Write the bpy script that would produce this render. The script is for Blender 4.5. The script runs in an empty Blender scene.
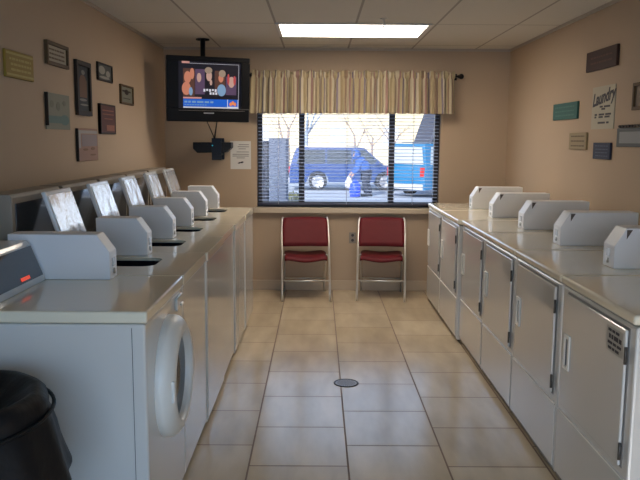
import bpy, bmesh, math, random
from mathutils import Vector, Matrix, noise
random.seed(7)
C = bpy.context.scene
COL = C.collection
PI = math.pi

# ------------------------------------------------------------ materials
def mat(name, col, rough=.5, metal=0, spec=.5, emit=None, es=0, bump=0, bscale=50, var=0, vscale=8, coat=0, alpha=None):
    m = bpy.data.materials.new(name); m.use_nodes = True
    nt = m.node_tree; b = nt.nodes['Principled BSDF']
    b.inputs['Base Color'].default_value = (*col, 1)
    b.inputs['Roughness'].default_value = rough
    b.inputs['Metallic'].default_value = metal
    b.inputs['Specular IOR Level'].default_value = spec
    b.inputs['Coat Weight'].default_value = coat
    if emit:
        b.inputs['Emission Color'].default_value = (*emit, 1); b.inputs['Emission Strength'].default_value = es
    tc = nt.nodes.new('ShaderNodeTexCoord')
    if var:
        n = nt.nodes.new('ShaderNodeTexNoise'); n.inputs['Scale'].default_value = vscale; n.inputs['Detail'].default_value = 3
        nt.links.new(tc.outputs['Object'], n.inputs['Vector'])
        mx = nt.nodes.new('ShaderNodeMix'); mx.data_type = 'RGBA'
        mx.inputs[6].default_value = (*[c*(1-var) for c in col], 1); mx.inputs[7].default_value = (*[min(1, c*(1+var)) for c in col], 1)
        nt.links.new(n.outputs['Fac'], mx.inputs[0]); nt.links.new(mx.outputs[2], b.inputs['Base Color'])
    if bump:
        n = nt.nodes.new('ShaderNodeTexNoise'); n.inputs['Scale'].default_value = bscale; n.inputs['Detail'].default_value = 4
        nt.links.new(tc.outputs['Object'], n.inputs['Vector'])
        bp = nt.nodes.new('ShaderNodeBump'); bp.inputs['Strength'].default_value = bump; bp.inputs['Distance'].default_value = .01
        nt.links.new(n.outputs['Fac'], bp.inputs['Height']); nt.links.new(bp.outputs['Normal'], b.inputs['Normal'])
    return m

def floor_mat():
    m = mat('floor_tiles', (.5, .4, .3), .3)
    nt = m.node_tree; b = nt.nodes['Principled BSDF']; L = nt.links.new
    tc = nt.nodes.new('ShaderNodeTexCoord'); sp = nt.nodes.new('ShaderNodeSeparateXYZ'); cb = nt.nodes.new('ShaderNodeCombineXYZ')
    L(tc.outputs['Object'], sp.inputs[0])
    a = nt.nodes.new('ShaderNodeMath'); a.operation = 'SUBTRACT'; a.inputs[1].default_value = 3.165 - .457*20; L(sp.outputs['Y'], a.inputs[0])
    c = nt.nodes.new('ShaderNodeMath'); c.operation = 'SUBTRACT'; c.inputs[1].default_value = .146 - .457*20; L(sp.outputs['X'], c.inputs[0])
    L(a.outputs[0], cb.inputs['X']); L(c.outputs[0], cb.inputs['Y'])
    br = nt.nodes.new('ShaderNodeTexBrick'); L(cb.outputs[0], br.inputs['Vector'])
    br.offset = .5; br.offset_frequency = 2
    br.inputs['Scale'].default_value = 1; br.inputs['Brick Width'].default_value = .457; br.inputs['Row Height'].default_value = .457
    br.inputs['Mortar Size'].default_value = .0045; br.inputs['Mortar Smooth'].default_value = .1
    br.inputs['Color1'].default_value = (.54, .43, .285, 1); br.inputs['Color2'].default_value = (.62, .505, .35, 1)
    br.inputs['Mortar'].default_value = (.2, .125, .075, 1)
    n = nt.nodes.new('ShaderNodeTexNoise'); n.inputs['Scale'].default_value = 2.2; n.inputs['Detail'].default_value = 6
    mp = nt.nodes.new('ShaderNodeMapping'); mp.inputs['Scale'].default_value = (3, .8, 1); mp.inputs['Rotation'].default_value = (0, 0, .15)
    L(tc.outputs['Object'], mp.inputs[0]); L(mp.outputs[0], n.inputs['Vector'])
    mr = nt.nodes.new('ShaderNodeMapRange'); mr.inputs[1].default_value = .3; mr.inputs[2].default_value = .7; mr.inputs[3].default_value = .82; mr.inputs[4].default_value = 1.1
    L(n.outputs['Fac'], mr.inputs[0])
    mx = nt.nodes.new('ShaderNodeMix'); mx.data_type = 'RGBA'; mx.blend_type = 'MULTIPLY'; mx.inputs[0].default_value = 1
    L(br.outputs['Color'], mx.inputs[6]); L(mr.outputs[0], mx.inputs[7]); L(mx.outputs[2], b.inputs['Base Color'])
    mr2 = nt.nodes.new('ShaderNodeMapRange'); mr2.inputs[3].default_value = .2; mr2.inputs[4].default_value = .7
    L(br.outputs['Fac'], mr2.inputs[0]); L(mr2.outputs[0], b.inputs['Roughness'])
    bp = nt.nodes.new('ShaderNodeBump'); bp.inputs['Strength'].default_value = .3; bp.inputs['Distance'].default_value = .002; bp.invert = True
    L(br.outputs['Fac'], bp.inputs['Height']); L(bp.outputs['Normal'], b.inputs['Normal'])
    return m

def ceil_mat():
    m = mat('ceiling_tiles', (.5, .46, .4), .9)
    nt = m.node_tree; b = nt.nodes['Principled BSDF']; L = nt.links.new
    tc = nt.nodes.new('ShaderNodeTexCoord')
    mp = nt.nodes.new('ShaderNodeMapping'); mp.inputs['Location'].default_value = (-.28 + 12.2, -5.67 + 12.2, 0)
    L(tc.outputs['Object'], mp.inputs[0])
    br = nt.nodes.new('ShaderNodeTexBrick'); L(mp.outputs[0], br.inputs['Vector']); br.offset = 0
    br.inputs['Scale'].default_value = 1; br.inputs['Brick Width'].default_value = .61; br.inputs['Row Height'].default_value = 1.22
    br.inputs['Mortar Size'].default_value = .009
    br.inputs['Color1'].default_value = (.62, .58, .50, 1); br.inputs['Color2'].default_value = (.58, .54, .47, 1); br.inputs['Mortar'].default_value = (.33, .3, .26, 1)
    n = nt.nodes.new('ShaderNodeTexNoise'); n.inputs['Scale'].default_value = 120
    L(tc.outputs['Object'], n.inputs['Vector'])
    bp = nt.nodes.new('ShaderNodeBump'); bp.inputs['Strength'].default_value = .25; bp.inputs['Distance'].default_value = .004
    L(n.outputs['Fac'], bp.inputs['Height']); L(bp.outputs['Normal'], b.inputs['Normal'])
    L(br.outputs['Color'], b.inputs['Base Color'])
    return m

def glass_mat(name, tint=(1, 1, 1), gl=.02):
    m = bpy.data.materials.new(name); m.use_nodes = True; nt = m.node_tree
    for n in list(nt.nodes):
        if n.type != 'OUTPUT_MATERIAL': nt.nodes.remove(n)
    out = nt.nodes['Material Output']
    t = nt.nodes.new('ShaderNodeBsdfTransparent'); t.inputs[0].default_value = (*tint, 1)
    g = nt.nodes.new('ShaderNodeBsdfGlossy'); g.inputs['Roughness'].default_value = .02
    x = nt.nodes.new('ShaderNodeMixShader'); x.inputs[0].default_value = gl
    nt.links.new(t.outputs[0], x.inputs[1]); nt.links.new(g.outputs[0], x.inputs[2]); nt.links.new(x.outputs[0], out.inputs[0])
    return m

def stripes_mat():
    m = mat('valance_stripes', (.5, .4, .25), .85)
    nt = m.node_tree; b = nt.nodes['Principled BSDF']; L = nt.links.new
    uv = nt.nodes.new('ShaderNodeUVMap'); uv.uv_map = 'UVMap'
    sp = nt.nodes.new('ShaderNodeSeparateXYZ'); L(uv.outputs[0], sp.inputs[0])
    f = nt.nodes.new('ShaderNodeMath'); f.operation = 'FRACT'; L(sp.outputs[0], f.inputs[0])
    cr = nt.nodes.new('ShaderNodeValToRGB'); cr.color_ramp.interpolation = 'CONSTANT'
    e = cr.color_ramp.elements; e[0].position = 0; e[0].color = (0.446, 0.360, 0.216, 1); e[1].position = .2; e[1].color = (0.259, 0.173, 0.108, 1)
    for p, c in ((.3, (0.504, 0.432, 0.302)), (.45, (0.302, 0.173, 0.144)), (.55, (0.403, 0.324, 0.187)), (.7, (0.180, 0.144, 0.173)), (.78, (0.533, 0.461, 0.331)), (.9, (0.324, 0.245, 0.130))):
        q = e.new(p); q.color = (*c, 1)
    L(f.outputs[0], cr.inputs[0]); L(cr.outputs[0], b.inputs['Base Color'])
    b.inputs['Sheen Weight'].default_value = .2
    return m

M = dict(
    floor=floor_mat(), ceiling=ceil_mat(), stripes=stripes_mat(),
    wall=mat('wall_paint', (.45, .335, .228), .75, bump=.08, bscale=90, var=.03, vscale=2),
    base=mat('base_tile', (.5, .39, .27), .45, var=.06),
    sill=mat('sill_stone', (.55, .45, .32), .4, var=.05),
    enamel=mat('white_enamel', (.69, .675, .64), .13, spec=.7, coat=.5, bump=.02, bscale=3),
    enamel_top_refl=mat('white_enamel_warm_reflection', (.84, .77, .60), .15, spec=.6, coat=.5),  # white enamel; warm reflection of the walls put into the top colour
    enamel2=mat('white_painted_steel', (.72, .73, .73), .2, spec=.6, coat=.3),
    grey=mat('light_grey_plastic', (.5, .52, .55), .4),
    cream=mat('cream_plastic', (.82, .8, .74), .35),
    dark=mat('dark_gap', (.02, .02, .022), .6),
    panel=mat('dark_control_panel', (.03, .035, .045), .15, coat=.5),
    red=mat('red_display', (.5, .03, .02), .4, emit=(1, .1, .04), es=.6),
    vinyl=mat('burgundy_vinyl', (.12, .005, .009), .6, spec=.3, var=.12, vscale=12),
    chrome=mat('chrome', (.68, .65, .6), .33, metal=.75),
    steel=mat('brushed_steel', (.5, .5, .5), .38, metal=1, var=.08),
    lidsteel=mat('lid_liner', (.72, .68, .64), .22, metal=.75, bump=.9, bscale=9, spec=.7),
    blackp=mat('black_plastic', (.008, .008, .009), .4, spec=.25),
    bag=mat('black_bag_film', (.006, .006, .007), .5, spec=.3, bump=.9, bscale=9),
    winframe=mat('dark_bronze_frame', (.025, .018, .02), .45),
    slat=mat('blind_slat', (.33, .38, .52), .45),
    blindrail=mat('blind_rail', (.05, .045, .07), .4),
    cord=mat('blind_cord', (.6, .6, .65), .6),
    rod=mat('black_iron_rod', (.02, .015, .012), .4, metal=.6),
    paper=mat('white_paper', (.66, .63, .58), .8),
    ink=mat('dark_ink', (.05, .045, .05), .7),
    lamp=mat('lit_diffuser', (.9, .9, .9), .5, emit=(1, .88, .74), es=12.5),
    lampframe=mat('white_fixture_frame', (.6, .57, .52), .5),
    glass=glass_mat('window_glass'),
    drumglass=mat('door_glass', (.03, .035, .05), .06, coat=1),
)

# ------------------------------------------------------------ mesh helpers
def box(bm, x0, x1, y0, y1, z0, z1, bev=0, seg=2, mi=0):
    t = bmesh.new()
    bmesh.ops.create_cube(t, size=1)
    for v in t.verts:
        v.co = Vector(((x0+x1)/2 + v.co.x*(x1-x0), (y0+y1)/2 + v.co.y*(y1-y0), (z0+z1)/2 + v.co.z*(z1-z0)))
    if bev: bmesh.ops.bevel(t, geom=t.edges[:], offset=bev, segments=seg, affect='EDGES', profile=.5)
    merge(bm, t, mi=mi); return bm
def merge(bm, t, mtx=None, mi=0):
    if mtx: bmesh.ops.transform(t, matrix=mtx, verts=t.verts)
    me = bpy.data.meshes.new('tmp'); 
    for f in t.faces:
        f.material_index = mi if mi else f.material_index
    t.to_mesh(me); t.free(); bm.from_mesh(me); bpy.data.meshes.remove(me)
def prism(bm, pts, a0, a1, axis='y', bev=0, mi=0):
    """pts polygon: axis y -> (x,z); axis x -> (y,z); axis z -> (x,y)"""
    t = bmesh.new()
    def P(p, a):
        return {'y': (p[0], a, p[1]), 'x': (a, p[0], p[1]), 'z': (p[0], p[1], a)}[axis]
    A = [t.verts.new(P(p, a0)) for p in pts]; B = [t.verts.new(P(p, a1)) for p in pts]
    n = len(pts); t.faces.new(A); t.faces.new(B[::-1])
    for i in range(n): t.faces.new((A[i], B[i], B[(i+1) % n], A[(i+1) % n]))
    bmesh.ops.recalc_face_normals(t, faces=t.faces)
    if bev: bmesh.ops.bevel(t, geom=t.edges[:], offset=bev, segments=2, affect='EDGES', profile=.5)
    merge(bm, t, mi=mi); return bm
def tube(bm, pts, r, n=10, mi=0, caps=True, closed=False):
    pts = [Vector(p) for p in pts]; rs = r if isinstance(r, (list, tuple)) else [r]*len(pts)
    rings = []; prev = None
    for i, p in enumerate(pts):
        if closed: d = pts[(i+1) % len(pts)] - pts[i-1]
        else: d = (pts[min(i+1, len(pts)-1)] - pts[max(i-1, 0)])
        d.normalize()
        if prev is None:
            u = d.orthogonal().normalized()
        else:
            u = (prev - d*prev.dot(d)).normalized()
        prev = u; w = d.cross(u)
        rings.append([bm.verts.new(p + (u*math.cos(2*PI*k/n) + w*math.sin(2*PI*k/n))*rs[i]) for k in range(n)])
    R = len(rings)
    for i in range(R if closed else R-1):
        a, b = rings[i], rings[(i+1) % R]
        for k in range(n):
            f = bm.faces.new((a[k], a[(k+1) % n], b[(k+1) % n], b[k])); f.smooth = True; f.material_index = mi
    if caps and not closed:
        f = bm.faces.new(rings[0][::-1]); f.material_index = mi
        f = bm.faces.new(rings[-1]); f.material_index = mi
    return bm
def lathe(bm, prof, n=32, mtx=None, wob=None, mi=0, cap=False):
    t = bmesh.new(); rings = []
    for j, (r, z) in enumerate(prof):
        ring = []
        for k in range(n):
            a = 2*PI*k/n; rr = r + (wob(a, j, z) if wob else 0)
            ring.append(t.verts.new((rr*math.cos(a), rr*math.sin(a), z)))
        rings.append(ring)
    for a, b in zip(rings, rings[1:]):
        for k in range(n):
            f = t.faces.new((a[k], a[(k+1) % n], b[(k+1) % n], b[k])); f.smooth = True
    if cap:
        t.faces.new(rings[0][::-1]); t.faces.new(rings[-1])
    bmesh.ops.recalc_face_normals(t, faces=t.faces)
    merge(bm, t, mtx, mi); return bm
def new(): return bmesh.new()
def obj(name, bm, mats, parent=None, smooth=False, label=None, bev=0):
    me = bpy.data.meshes.new(name); bm.to_mesh(me); bm.free()
    for m in (mats if isinstance(mats, (list, tuple)) else [mats]): me.materials.append(m)
    if smooth:
        for p in me.polygons: p.use_smooth = True
    o = bpy.data.objects.new(name, me); COL.objects.link(o)
    if parent: o.parent = parent
    if label: o['label'] = label
    return o
def thing(name, label, cat, loc=(0, 0, 0), rz=0, group=None):
    o = bpy.data.objects.new(name, None); COL.objects.link(o); o.location = loc; o.rotation_euler = (0, 0, rz)
    o.empty_display_size = .1; o['label'] = label; o['category'] = cat
    if group: o['group'] = group
    return o
def tag(o, label, cat, group=None, kind=None):
    if label: o['label'] = label
    if cat: o['category'] = cat
    if group: o['group'] = group
    if kind: o['kind'] = kind
    return o
def struct(name, bm, m, parent=None):
    o = obj(name, bm, m, parent)
    if not parent: o['kind'] = 'structure'
    return o
def dup(root, label=None):
    r = root.copy(); COL.objects.link(r)
    for ch in list(root.children):
        c = ch.copy(); COL.objects.link(c); c.parent = r
        for g in list(ch.children):
            d = g.copy(); COL.objects.link(d); d.parent = c
    if label: r['label'] = label
    return r

# ------------------------------------------------------------ room shell
WL, WR, WB, WF, ZC = -1.49, 1.84, 7.14, -1.4, 2.36
GZ = -.5
b = new(); box(b, WL-.12, WR+.12, WF-.12, WB+.14, -.12, 0); struct('floor', b, M['floor'])
b = new(); box(b, WL-.12, WR+.12, WF-.12, WB+.14, ZC, ZC+.15); struct('ceiling', b, M['ceiling'])
b = new(); box(b, WL-.12, WL, WF, WB+.14, 0, ZC); struct('wall_left', b, M['wall'])
b = new(); box(b, WR, WR+.12, WF, WB+.14, 0, ZC); struct('wall_right', b, M['wall'])
# back wall with the window opening
wx0, wx1, wz0, wz1 = -.60, 1.19, .83, 2.06
b = new()
box(b, WL, wx0, WB, WB+.14, 0, ZC); box(b, wx1, WR, WB, WB+.14, 0, ZC)
box(b, wx0, wx1, WB, WB+.14, 0, wz0); box(b, wx0, wx1, WB, WB+.14, wz1, ZC)
struct('wall_back', b, M['wall'])
# wall behind the viewer, with an unseen glazed front added for cool fill light
dx0, dx1, dz1 = -1.3, 1.65, 2.15
b = new()
box(b, WL, dx0, WF-.12, WF, 0, ZC); box(b, dx1, WR, WF-.12, WF, 0, ZC); box(b, dx0, dx1, WF-.12, WF, dz1, ZC)
struct('wall_front', b, M['wall'])
d = bpy.data.objects.new('added_storefront', None); COL.objects.link(d); d['kind'] = 'structure'
b = new()
for a in ((dx0+.005, dx0+.10, 0.01, dz1-.005), (dx1-.10, dx1-.005, 0.01, dz1-.005), (-.36, -.31, .2, dz1-.1), (.60, .65, .2, dz1-.1)): box(b, a[0], a[1], WF-.09, WF-.04, a[2], a[3], .003)
box(b, dx0+.10, dx1-.10, WF-.09, WF-.04, .01, .2); box(b, dx0+.10, dx1-.10, WF-.09, WF-.04, dz1-.1, dz1-.005)
obj('added_glazing_frame', b, M['winframe'], d)
b = new(); box(b, dx0+.10, dx1-.10, WF-.07, WF-.064, .2, dz1-.1); obj('door_glass', b, M['glass'], d)
b = new(); tube(b, [(-.335, WF-.045, .95), (-.335, WF+.01, .95), (-.335, WF+.01, 1.2), (-.335, WF-.045, 1.2)], .01); obj('door_handle', b, M['steel'], d)
# baseboards
b = new(); box(b, WL, WR, WB-.012, WB, 0, .10, .003); struct('baseboard_back', b, M['base'])
b = new(); box(b, WL, WL+.012, WF, WB-.012, 0, .10, .003); struct('baseboard_left', b, M['base'])
b = new(); box(b, WR-.012, WR, WF, WB-.012, 0, .10, .003); struct('baseboard_right', b, M['base'])
b = new(); box(b, wx0-.03, wx1+.03, WB-.05, WB+.05, wz0-.055, wz0, .006); struct('trim_1', b, M['sill'])
b = new()
for x0, x1 in ((WL, WR),): box(b, x0, x1, WB-.012, WB, ZC-.022, ZC)
box(b, WL, WL+.012, WF, WB-.012, ZC-.022, ZC); box(b, WR-.012, WR, WF, WB-.012, ZC-.022, ZC)
struct('trim_2', b, mat('wall_angle', (.42, .36, .29), .6))
# window
w = bpy.data.objects.new('window_1', None); COL.objects.link(w); w['kind'] = 'structure'
b = new(); y0, y1 = WB+.055, WB+.115
box(b, wx0+.002, wx0+.05, y0, y1, wz0+.002, wz1-.002); box(b, wx1-.05, wx1-.002, y0, y1, wz0+.002, wz1-.002)
box(b, wx0+.05, wx1-.05, y0, y1, wz0+.002, wz0+.05); box(b, wx0+.05, wx1-.05, y0, y1, wz1-.05, wz1-.002)
obj('window_frame', b, M['winframe'], w)
for x in (-.163, .722):
    b = new(); box(b, x-.028, x+.028, y0-.005, y1, wz0+.05, wz1-.05, .004); obj('mullion', b, M['winframe'], w)
for x0, x1 in ((wx0+.05, -.191), (-.135, .694), (.75, wx1-.05)):
    b = new(); box(b, x0, x1, WB+.082, WB+.088, wz0+.05, wz1-.05); obj('pane', b, M['glass'], w)
# blind
bl = thing('window_blind', 'open horizontal slat blind hanging in the window below the striped valance', 'blind', (0, 0, 0))
sx0, sx1 = wx0+.012, wx1-.012
b = new(); box(b, sx0, sx1, WB+.012, WB+.045, wz1-.035, wz1-.004, .002); obj('headrail', b, M['blindrail'], bl)
b = new(); box(b, sx0, sx1, WB+.014, WB+.042, wz0+.022, wz0+.042, .004); obj('bottom_rail', b, M['blindrail'], bl)
b = new(); z = wz0+.068; ta = math.radians(13)
while z < wz1-.05:
    t = new(); pts = [(-.0125, 0), (-.006, .0012), (0, .0016), (.006, .0012), (.0125, 0), (.0125, -.0008), (0, .0008), (-.0125, -.0008)]
    pts = [(WB+.028 + p*math.cos(ta) - q*math.sin(ta), z + p*math.sin(ta)+q*math.cos(ta)) for p, q in pts]
    prism(b, pts, sx0+.003, sx1-.003, 'x'); t.free(); z += .0335
obj('slats', b, M['slat'], bl)
for x in (-.39, .28, .93):
    b = new()
    tube(b, [(x, WB+.0145, wz0+.03), (x, WB+.0145, wz1-.03)], .0016, 6); tube(b, [(x, WB+.0415, wz0+.03), (x, WB+.0415, wz1-.03)], .0016, 6)
    obj('ladder_cord', b, M['cord'], bl)
# valance and rod
vr = thing('curtain_rod', 'black iron curtain rod with ball end above the window', 'curtain rod')
ry, rz = WB-.09, 2.095
b = new(); tube(b, [(-.665, ry, rz), (1.33, ry, rz)], .009, 12); obj('rod', b, M['rod'], vr)
for x in (-.675, 1.355):
    b = new(); bmesh.ops.create_uvsphere(b, u_segments=16, v_segments=12, radius=.026)
    bmesh.ops.translate(b, vec=(x, ry, rz), verts=b.verts); s = 1 if x > 0 else -1
    tube(b, [(x-.035*s, ry, rz), (x-.02*s, ry, rz)], [.013, .016], 12)
    obj('finial', b, M['rod'], vr, smooth=True)
for x in (-.645, 1.318):
    b = new(); tube(b, [(x, ry, rz), (x, WB-.004, rz-.0)], .006, 8); box(b, x-.012, x+.012, WB-.006, WB, rz-.03, rz+.03); obj('bracket', b, M['rod'], vr)
b = new(); uvl = b.loops.layers.uv.new('UVMap')
N = 900; rows = [2.135, 2.122, 2.108, 2.10, 2.09, 2.082, 2.06, 2.0, 1.92, 1.83, 1.755, 1.742]
grid = []
for j, z in enumerate(rows):
    row = []
    for i in range(N+1):
        u = i/N; x = -.632 + u*1.925
        amp = {0: .018, 1: .014, 2: .006, 3: .003, 4: .004, 5: .010}.get(j, .022 + .016*(2.08-z)/.34)
        ph = x*2*PI/.074 + 3.2*noise.noise(Vector((x*5, 0, 0))) + .7*noise.noise(Vector((x*9, z*4, 3)))
        yy = amp*(math.sin(ph)*(.75+.6*noise.noise(Vector((x*7, 5, 0)))) + .35*math.sin(ph*2.3+1.1))
        base = ry - (.014 if 2.08 < z < 2.112 else .012) - .024
        zz = z + (.011*math.sin(ph*.7) if j < 2 else 0) + (.004*math.sin(ph) if j > 9 else 0) - .012*max(0, (.5-u))*(j > 8)
        fl = (2.1-z)*.04*(1 if u > .5 else -1)*abs(2*u-1)**3
        row.append(b.verts.new((x+fl+.011*math.cos(ph)*(j > 5), min(base+yy, ry-.011) if True else 0, zz)))
    grid.append(row)
arc = [0]
for i in range(N): arc.append(arc[-1] + (grid[8][i+1].co - grid[8][i].co).length)
for j in range(len(rows)-1):
    for i in range(N):
        f = b.faces.new((grid[j][i], grid[j+1][i], grid[j+1][i+1], grid[j][i+1])); f.smooth = True
        for l, (ii) in zip(f.loops, (i, i, i+1, i+1)): l[uvl].uv = (arc[ii]/.24, 0)
o = obj('valance', b, M['stripes']); tag(o, 'gathered striped beige and brown valance hanging on the rod over the window', 'valance')
md = o.modifiers.new('s', 'SOLIDIFY'); md.thickness = .002

# ------------------------------------------------------------ ceiling light, sprinkler
cl = thing('ceiling_light', 'lit rectangular fluorescent troffer set in the tiled ceiling', 'ceiling light', (.262, 5.98, ZC), rz=.0)
lw, ld = .565, .325
b = new()
for a in ((-lw-.03, lw+.03, -ld-.02, -ld), (-lw-.03, lw+.03, ld, ld+.02), (-lw-.03, -lw, -ld, ld), (lw, lw+.03, -ld, ld)): box(b, *a, -.012, 0, .002)
obj('frame', b, M['lampframe'], cl)
b = new(); box(b, -lw, lw, -ld, ld, -.008, -.0005); obj('diffuser', b, M['lamp'], cl, label='glowing white diffuser')
b = new(); lathe(b, [(.03, .001), (.03, -.004), (.012, -.008), (.008, -.03), (.012, -.034), (.006, -.045), (.006, -.055), (.02, -.058), (.02, -.061), (.001, -.061)], 20, Matrix.Translation((.47, 5.42, ZC)))
o = obj('fire_sprinkler', b, M['steel']); tag(o, 'small metal sprinkler head on the ceiling beside the lit panel', 'sprinkler')

# ------------------------------------------------------------ washers (left row)
XF = -.565; XB = -1.33
def rrect(cx, cy, hx, hy, r, n=6):
    pts = []
    for sx, sy, a0 in ((1, 1, 0), (-1, 1, 90), (-1, -1, 180), (1, -1, 270)):
        for k in range(n+1):
            a = math.radians(a0+90*k/n); pts.append((cx+sx*(hx-r)+r*math.cos(a), cy+sy*(hy-r)+r*math.sin(a)))
    return pts
def ring_plate(bm, outer, inner, z0, z1, mi=0, zi=.901):
    """plate with a hole: outer and inner loops of the same count"""
    n = len(outer)
    O1 = [bm.verts.new((*p, z1)) for p in outer]; I1 = [bm.verts.new((*p, z1)) for p in inner]
    O0 = [bm.verts.new((*p, z0)) for p in outer]; I0 = [bm.verts.new((*p, zi)) for p in inner]
    for i in range(n):
        j = (i+1) % n
        for q in ((O1[i], O1[j], I1[j], I1[i]), (O0[j], O0[i], I0[i], I0[j]), (O0[i], O0[j], O1[j], O1[i]), (I0[j], I0[i], I1[i], I1[j])):
            bm.faces.new(q).material_index = mi
def feet(parent, x0, x1, W):
    for x in (x0+.06, x1-.06):
        for y in (.06, W-.06):
            b = new(); lathe(b, [(.001, 0), (.022, 0), (.022, .008), (.01, .009), (.01, .013)], 14, Matrix.Translation((x, y, 0)))
            obj('foot', b, M['blackp'], parent)
def coin_box(parent, xa, xb, y0, th, sgn, z0=.9155):
    """xa = aisle end, xb = wall end; chamfer at the aisle end"""
    h = .185; c, cz = .052*sgn, (.082 if sgn > 0 else .072)
    pts = [(xa, z0), (xa, z0+h-cz), (xa+c, z0+h), (xb, z0+h), (xb, z0)]
    b = new(); prism(b, pts, y0, y0+th, 'y', .004)
    o = obj('coin_box', b, M['grey_blue'], parent)
    if sgn > 0:
        b = new(); prism(b, [(xa+c*1.0, z0+h-.008), (xa+c*1.5, z0+h-.008), (xa+c*1.02, z0+h-.05)], y0-.0015, y0, 'y'); obj('corner_shade', b, M['brownish'], o)  # flat dark triangle; shade of the open chamfer corner is in its colour
    b = new(); yc = y0+th/2
    box(b, min(xa, xa-.003*sgn), max(xa, xa-.003*sgn), yc-.02, yc+.02, z0+.05, z0+.085, .001)
    lathe(b, [(.012, 0), (.012, .006), (.001, .007)], 12, Matrix.Translation((xa-.0*sgn, yc, z0+.03)) @ Matrix.Rotation(-sgn*PI/2, 4, 'Y'))
    obj('coin_slot', b, M['steel'], o)
    return o
M['brownish'] = mat('recess_shade_brown', (.10, .075, .06), .6)
M['grey_blue'] = mat('white_coin_box_paint', (.80, .80, .81), .34)

def cabinet(parent, W, xf, top=True, hole=None):
    """washer body: side-front shell with toe recess, separate top"""
    b = new()
    pts = [(XB, .014), (xf-.014, .014), (xf-.014, .03), (xf-.006, .036), (xf-.006, .872), (XB, .872)]
    if hole is None:
        prism(b, pts, .001, W-.001, 'y', .008)
    else:
        # open shell so that the tub opening is really hollow
        prism(b, [(xf-.014, .014), (xf-.014, .03), (xf-.006, .036), (xf-.006, .872), (xf-.05, .872), (xf-.05, .014)], .001, W-.001, 'y', .008)
        box(b, XB, XB+.02, .003, W-.003, .03, .868); box(b, XB+.02, xf-.05, .003, .018, .03, .868); box(b, XB+.02, xf-.05, W-.018, W-.003, .03, .868)
        box(b, XB+.02, xf-.05, .018, W-.018, .03, .05)
    obj('body', b, M['enamel'], parent)
    # crease panel lines on near side
    b = new(); box(b, xf-.052, xf-.0505, -.0004, .001, .10, .86); box(b, xf-.0505, xf-.018, -.0004, .001, .10, .1015); obj('side_seam', b, M['dark'], parent)
    if hole is None:
        b = new(); box(b, XB, xf, 0.0005, W-.0005, .874, .915, .008, 3); obj('top', b, M['enamel_top_refl'], parent)
    else:
        b = new(); n = 7
        cx, cy, hx, hy = hole
        inner = rrect(cx, cy, hx, hy, .06, 6)
        ox, oy = (XB+xf)/2, W/2
        outer = rrect(ox, oy, (xf-XB)/2, W/2-.0005, .008, 6)
        ring_plate(b, outer, inner, .874, .915)
        bmesh.ops.recalc_face_normals(b, faces=b.faces)
        box(b, xf-.009, xf+.0005, .0005, W-.0005, .8735, .9155, .004, 3)
        obj('top', b, M['enamel_top_refl'], parent)
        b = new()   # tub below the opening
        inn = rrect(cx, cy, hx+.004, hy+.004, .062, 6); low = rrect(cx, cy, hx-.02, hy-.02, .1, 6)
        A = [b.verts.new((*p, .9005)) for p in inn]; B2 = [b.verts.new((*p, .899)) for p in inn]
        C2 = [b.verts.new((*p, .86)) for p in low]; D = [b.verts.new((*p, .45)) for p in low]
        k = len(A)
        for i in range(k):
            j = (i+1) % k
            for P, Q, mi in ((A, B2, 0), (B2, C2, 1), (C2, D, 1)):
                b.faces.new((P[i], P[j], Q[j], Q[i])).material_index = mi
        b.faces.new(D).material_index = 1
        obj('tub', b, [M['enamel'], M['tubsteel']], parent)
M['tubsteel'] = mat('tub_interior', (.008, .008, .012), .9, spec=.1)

# front loader
w1 = thing('front_loading_washer', 'white front-loading washer with a big round door, nearest in the left row', 'washing machine', (0, 2.35, 0), group='white washing machines in the left row')
W1 = .655
cabinet(w1, W1, XF); feet(w1, XB, XF, W1)
dc = (W1*.52, .588)   # door centre (y, z)
RX = Matrix.Translation((XF-.006, dc[0], dc[1])) @ Matrix.Rotation(PI/2, 4, 'Y')
b = new(); lathe(b, [(.232, 0), (.232, .02), (.227, .034), (.216, .048), (.196, .061), (.180, .067), (.170, .065), (.165, .05), (.163, .02)], 56, RX)
dr = obj('door', b, M['cream'], w1, label='thick round white door ring')
b = new(); lathe(b, [(.163, .036), (.15, .034), (.10, .020), (.05, .010), (.0005, .006)], 48, RX); obj('door_glass', b, M['drumglass'], dr)
b = new(); box(b, XF+.045, XF+.06, dc[0]-.205, dc[0]-.182, dc[1]-.04, dc[1]+.04, .006); obj('door_handle', b, M['cream'], dr)
for zz in (dc[1]-.10, dc[1]+.10):
    b = new(); box(b, XF-.006, XF+.02, dc[0]+.222, dc[0]+.249, zz-.025, zz+.025, .004); obj('hinge', b, M['chrome'], dr)
# detergent drawer / badge
b = new(); box(b, XF-.006, XF+.006, W1-.16, W1-.03, .80, .85, .004); dw = obj('detergent_drawer', b, M['enamel'], w1)
b = new(); box(b, XF+.006, XF+.016, W1-.115, W1-.075, .812, .822, .003); obj('drawer_handle', b, M['chrome'], dw)
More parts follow.
